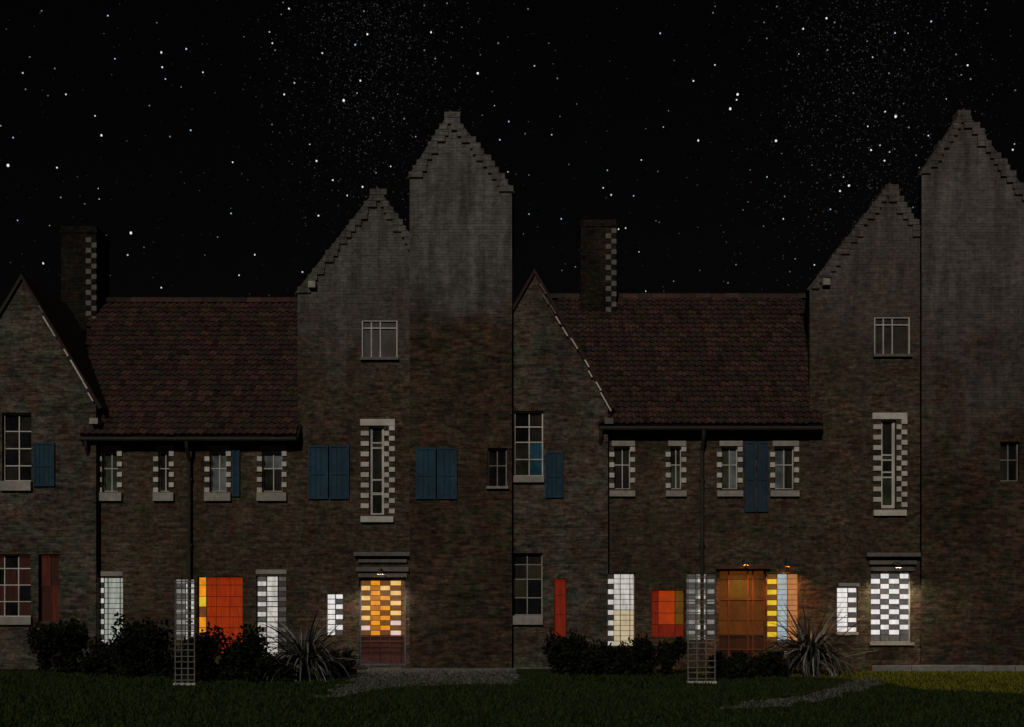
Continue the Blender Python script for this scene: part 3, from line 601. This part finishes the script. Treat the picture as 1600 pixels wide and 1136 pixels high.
def hood(px0, px1, ys, label, root_name, mat):
    root = bpy.data.objects[root_name]; Y = -.02
    for i, (q0, q1, d, ex) in enumerate(ys):
        mb = MB(); mb.box(X(px0-ex,Y), X(px1+ex,Y), Y-d, Y-.002, Z(q1,Y), Z(q0,Y)); part('cornice', mb, M[mat], root)
hood(560, 636, [(896,902,.05,0),(886,893,.10,3),(863,869,.18,6),(874,879,.08,0)], '', 'tall_gable_house', 'dimstone')
hood(1360, 1427, [(886,892,.06,0),(876,882,.11,3),(864,870,.18,8)], '', 'tall_gable_house.001', 'dimstone')

def tower(first):
    Y = -.4
    if first:
        wins = [dict(box=(762,792,700,764), cols=[762,777,792], rows=[700,727,764], mat=lambda i,j:'glassblk', frame='attic', fw=1.8, bw=1.4, sill=(760,794,760,764), sillm='attic', label='small dark upper window'),
                dict(box=(652,712,702,778), cols=[652,682,712], rows=[702,740,778], mat=lambda i,j:'glassblk', frame='bluedim', fw=2, bw=2, shutters=[(650,681,700,780,'blue'),(683,714,700,780,'blue')], label='upper window closed with a pair of blue shutters')]
        house('gabled_tower', 'tall narrow tower house with plain grey gable and dark brick below, mid picture', 'house', Y, 640, 800, (704,176), 278, 300, 6.0, 'limeC', wins, roofm='coping', group='gabled tower houses')
    else:
        wins = [dict(box=(1563,1593,690,752), cols=[1563,1578,1593], rows=[690,718,752], mat=lambda i,j:('glass','glassblk')[i], frame='attic', fw=1.8, bw=1.4, label='small dark upper window near the right edge')]
        house('gabled_tower', 'tall grey gabled tower house at the right edge of the picture', 'house', Y, 1440, 1640, (1505,173), 272, 352, 5.0, 'limeCw', wins, roofm='coping', skew=.34, group='gabled tower houses')
tower(True); tower(False)

# ------------------------------------------------------------------ trellises, plants
def trellis(px0, px1, ytop, ybase, label):
    x, y = ground((px0+px1)/2, ybase); d = y - CAM_Y; s = d/F; hw = (px1-px0)/2*s; h = (ybase-ytop)*s
    t = thing('trellis', label, 'trellis', (x, y, 0), 'pale trellis panels standing on the lawn')
    for k in range(4):
        u = x-hw + 2*hw*k/3; mb = MB(); mb.box(u-.011, u+.011, y-.012, y+.008, 0, h); part('slat', mb, M['dimstone'], t)
    n = int(h/.125)
    for k in range(n):
        z = .1 + k*(h-.15)/(n-1) + R.uniform(-.012,.012); q = R.uniform(-.01,.01); mb = MB(); mb.box(x-hw-.02+q, x+hw+.02+q, y-.026, y-.0125, z-.01, z+.01); part('slat', mb, M['dimstone'], t)
    mb = MB(); mb.box(x-hw-.03, x+hw*.1, y-.05, y+.06, -.02, .05); mb.box(x+hw*.15, x+hw+.03, y-.06, y+.05, -.02, .05); part('foot', mb, M['white'], t)
    return t
trellis(274, 304, 905, 1071, 'narrow pale trellis standing left of the orange curtained window')
trellis(1075, 1117, 898, 1068, 'wider pale trellis standing left of the dim orange door')

def leaf_mesh(L, w, droop, fold):
    V, Fc = [], []; n = 6
    for i in range(n+1):
        t = i/n; r = L*(t - .12*droop*t*t); z = L*(.95*t - droop*t*t); wi = w*(1-t**2.2)*(.55+1.2*min(t,.4)) + .002
        V += [(r, -wi, z+fold*wi), (r, 0, z), (r, wi, z+fold*wi)]
    for i in range(n):
        k = 3*i; Fc += [(k,k+3,k+4,k+1),(k+1,k+4,k+5,k+2)]
    me = bpy.data.meshes.new('leaf'); me.from_pydata(V, [], Fc); me.materials.append(M['spike']); return me
LM = [leaf_mesh(1.0,.022,d,.5) for d in (.2,.5,.8,1.05,1.3,1.5)]
def spiky(px, py, size, label, n=260):
    x, y = ground(px, py); t = thing('spiky_plant', label, 'plant', (x, y, 0), 'spiky plants in the beds')
    mb = MB(); mb.tube([(x,y,-.05),(x,y,.25*size),(x+.02,y,.45*size)], [.12*size,.1*size,.05*size], 8); part('stem', mb, M['stem'], t)
    for i in range(n):
        o = bpy.data.objects.new('leaf', R.choice(LM)); C.objects.link(o); o.parent = t
        z = R.uniform(.1,.42)*size; up = R.uniform(0,1)**1.4
        o.location = (R.uniform(-.05,.05), R.uniform(-.05,.05), z)
        o.rotation_euler = (R.uniform(-.25,.25), -.45*up + R.uniform(-.1,.75)*(1-up), R.uniform(0,6.283)); s = size*R.uniform(.75,1.25)
        o.scale = (s, s*R.uniform(.8,1.3), s)
    return t
spiky(474, 1063, 1.12, 'spiky plant with arching narrow leaves left of the chequered orange door')
spiky(1268, 1056, 1.22, 'spiky plant with pale arching leaves left of the white chequered window')
def shrub(px, py, w, h, label, n=3600, dens=1):
    x, y = ground(px, py); s = (y-CAM_Y)/F; rw, rh = w/2*s, h*s
    t = thing('shrub', label, 'shrub', (x, y, 0), 'dark shrubs along the house fronts')
    mb = MB()
    for k in range(6):
        a = R.uniform(0,6.28); mb.tube([(x+.05*math.cos(a),y+.05*math.sin(a),-.05),(x+rw*.3*math.cos(a),y+rw*.3*math.sin(a),rh*.4),(x+rw*.6*math.cos(a),y+rw*.5*math.sin(a),rh*.75)], [.02,.015,.006], 6)
    part('stem', mb, M['stem'], t)
    mb = MB(); cl = [(R.uniform(-.75,.75)*rw, R.uniform(-.5,.5)*rw, R.uniform(.1,.72)*rh, R.uniform(.2,.48)) for _ in range(17)]
    for i in range(n):
        c = R.choice(cl); v = Vector((R.gauss(0,1),R.gauss(0,1),R.gauss(0,1))).normalized()*(c[3]*R.random()**.4)
        p = Vector((x+c[0]+v.x*rw, y+c[1]+v.y*rw, max(.02, c[2]+v.z*rh*.8)))
        d = Vector((R.gauss(0,1),R.gauss(0,1),R.gauss(.3,1))).normalized(); u = d.orthogonal().normalized(); l = R.uniform(.07,.15); q = len(mb.v)
        mb.v += [tuple(p), tuple(p+d*l*.5+u*l*.28), tuple(p+d*l), tuple(p+d*l*.5-u*l*.28)]; mb.f.append((q,q+1,q+2,q+3))
    part('foliage', mb, M['leaf'], t, fix=False)
for a in ((92,1052,100,80,3600,'low dark shrub under the red glowing window at the left edge'), (168,1054,84,60,2400,'thin shrub in front of the tall whitish lit window'),
          (228,1058,96,104,3600,'dense tall dark shrub between the whitish window and the narrow trellis'), (290,1060,70,52,2400,'low shrub at the foot of the narrow left trellis'),
          (350,1064,128,84,4600,'broad dark shrub in front of the orange curtained window'), (425,1066,70,46,2400,'low dark shrub left of the spiky plant near the chequered orange door'), (528,1056,50,36,1800,'small shrub beside the gravel left of the chequered orange door'),
          (884,1054,76,66,3000,'dark shrub below the narrow red window'), (948,1055,84,54,2800,'low shrub under the bright cream lit window'),
          (1028,1055,100,62,3600,'wide dark shrub under the small red and orange window'), (1150,1060,84,44,2800,'low dark shrub in front of the dim orange door'), (1196,1058,70,40,2200,'low shrub left of the spiky plant under the yellow lit window')):
    shrub(a[0], a[1], a[2], a[3], a[5], a[4])

# ------------------------------------------------------------------ hooded lamps, added for glow and spill light, under the cornices and the door hood
def added_spill_lamp(px, py, out, Y, root_name, power, col):
    root = bpy.data.objects[root_name]; x, z = X(px,Y), Z(py,Y); y = Y - out
    mb = MB(); mb.tube([(x,y,z),(x,y,z+.02),(x,y,z+.1),(x,y,z+.13)], [.085,.08,.045,.02], 12)
    mb.f.pop(-2)                                   # open underneath
    sh = part('added_spill_lamp', mb, M['dark'], root, fix=False)
    ab = MB(); ab.tube([(x,y,z+.12),(x,y+out*.5,z+.15),(x,Y,z+.1)], .012, 6); part('bracket', ab, M['dark'], sh)
    l = bpy.data.lights.new('added_spill_light', 'POINT'); l.energy = power; l.color = col; l.shadow_soft_size = .02  # added source for the glow round the doors and on the ground
    o = bpy.data.objects.new('added_spill_light', l); C.objects.link(o); o.parent = sh; o.location = Vector((x, y, z+.055)) - Vector(org_of(sh))
added_spill_lamp(1160, 884, .42, .0, 'long_house.001', 110, (1.0,.33,.06))
added_spill_lamp(1226, 886, .36, .0, 'long_house.001', 60, (1.0,.38,.08))
added_spill_lamp(1393, 888, .55, -.02, 'tall_gable_house.001', 150, (1.0,.88,.62))
added_spill_lamp(598, 898, .50, -.02, 'tall_gable_house', 95, (1.0,.84,.68))
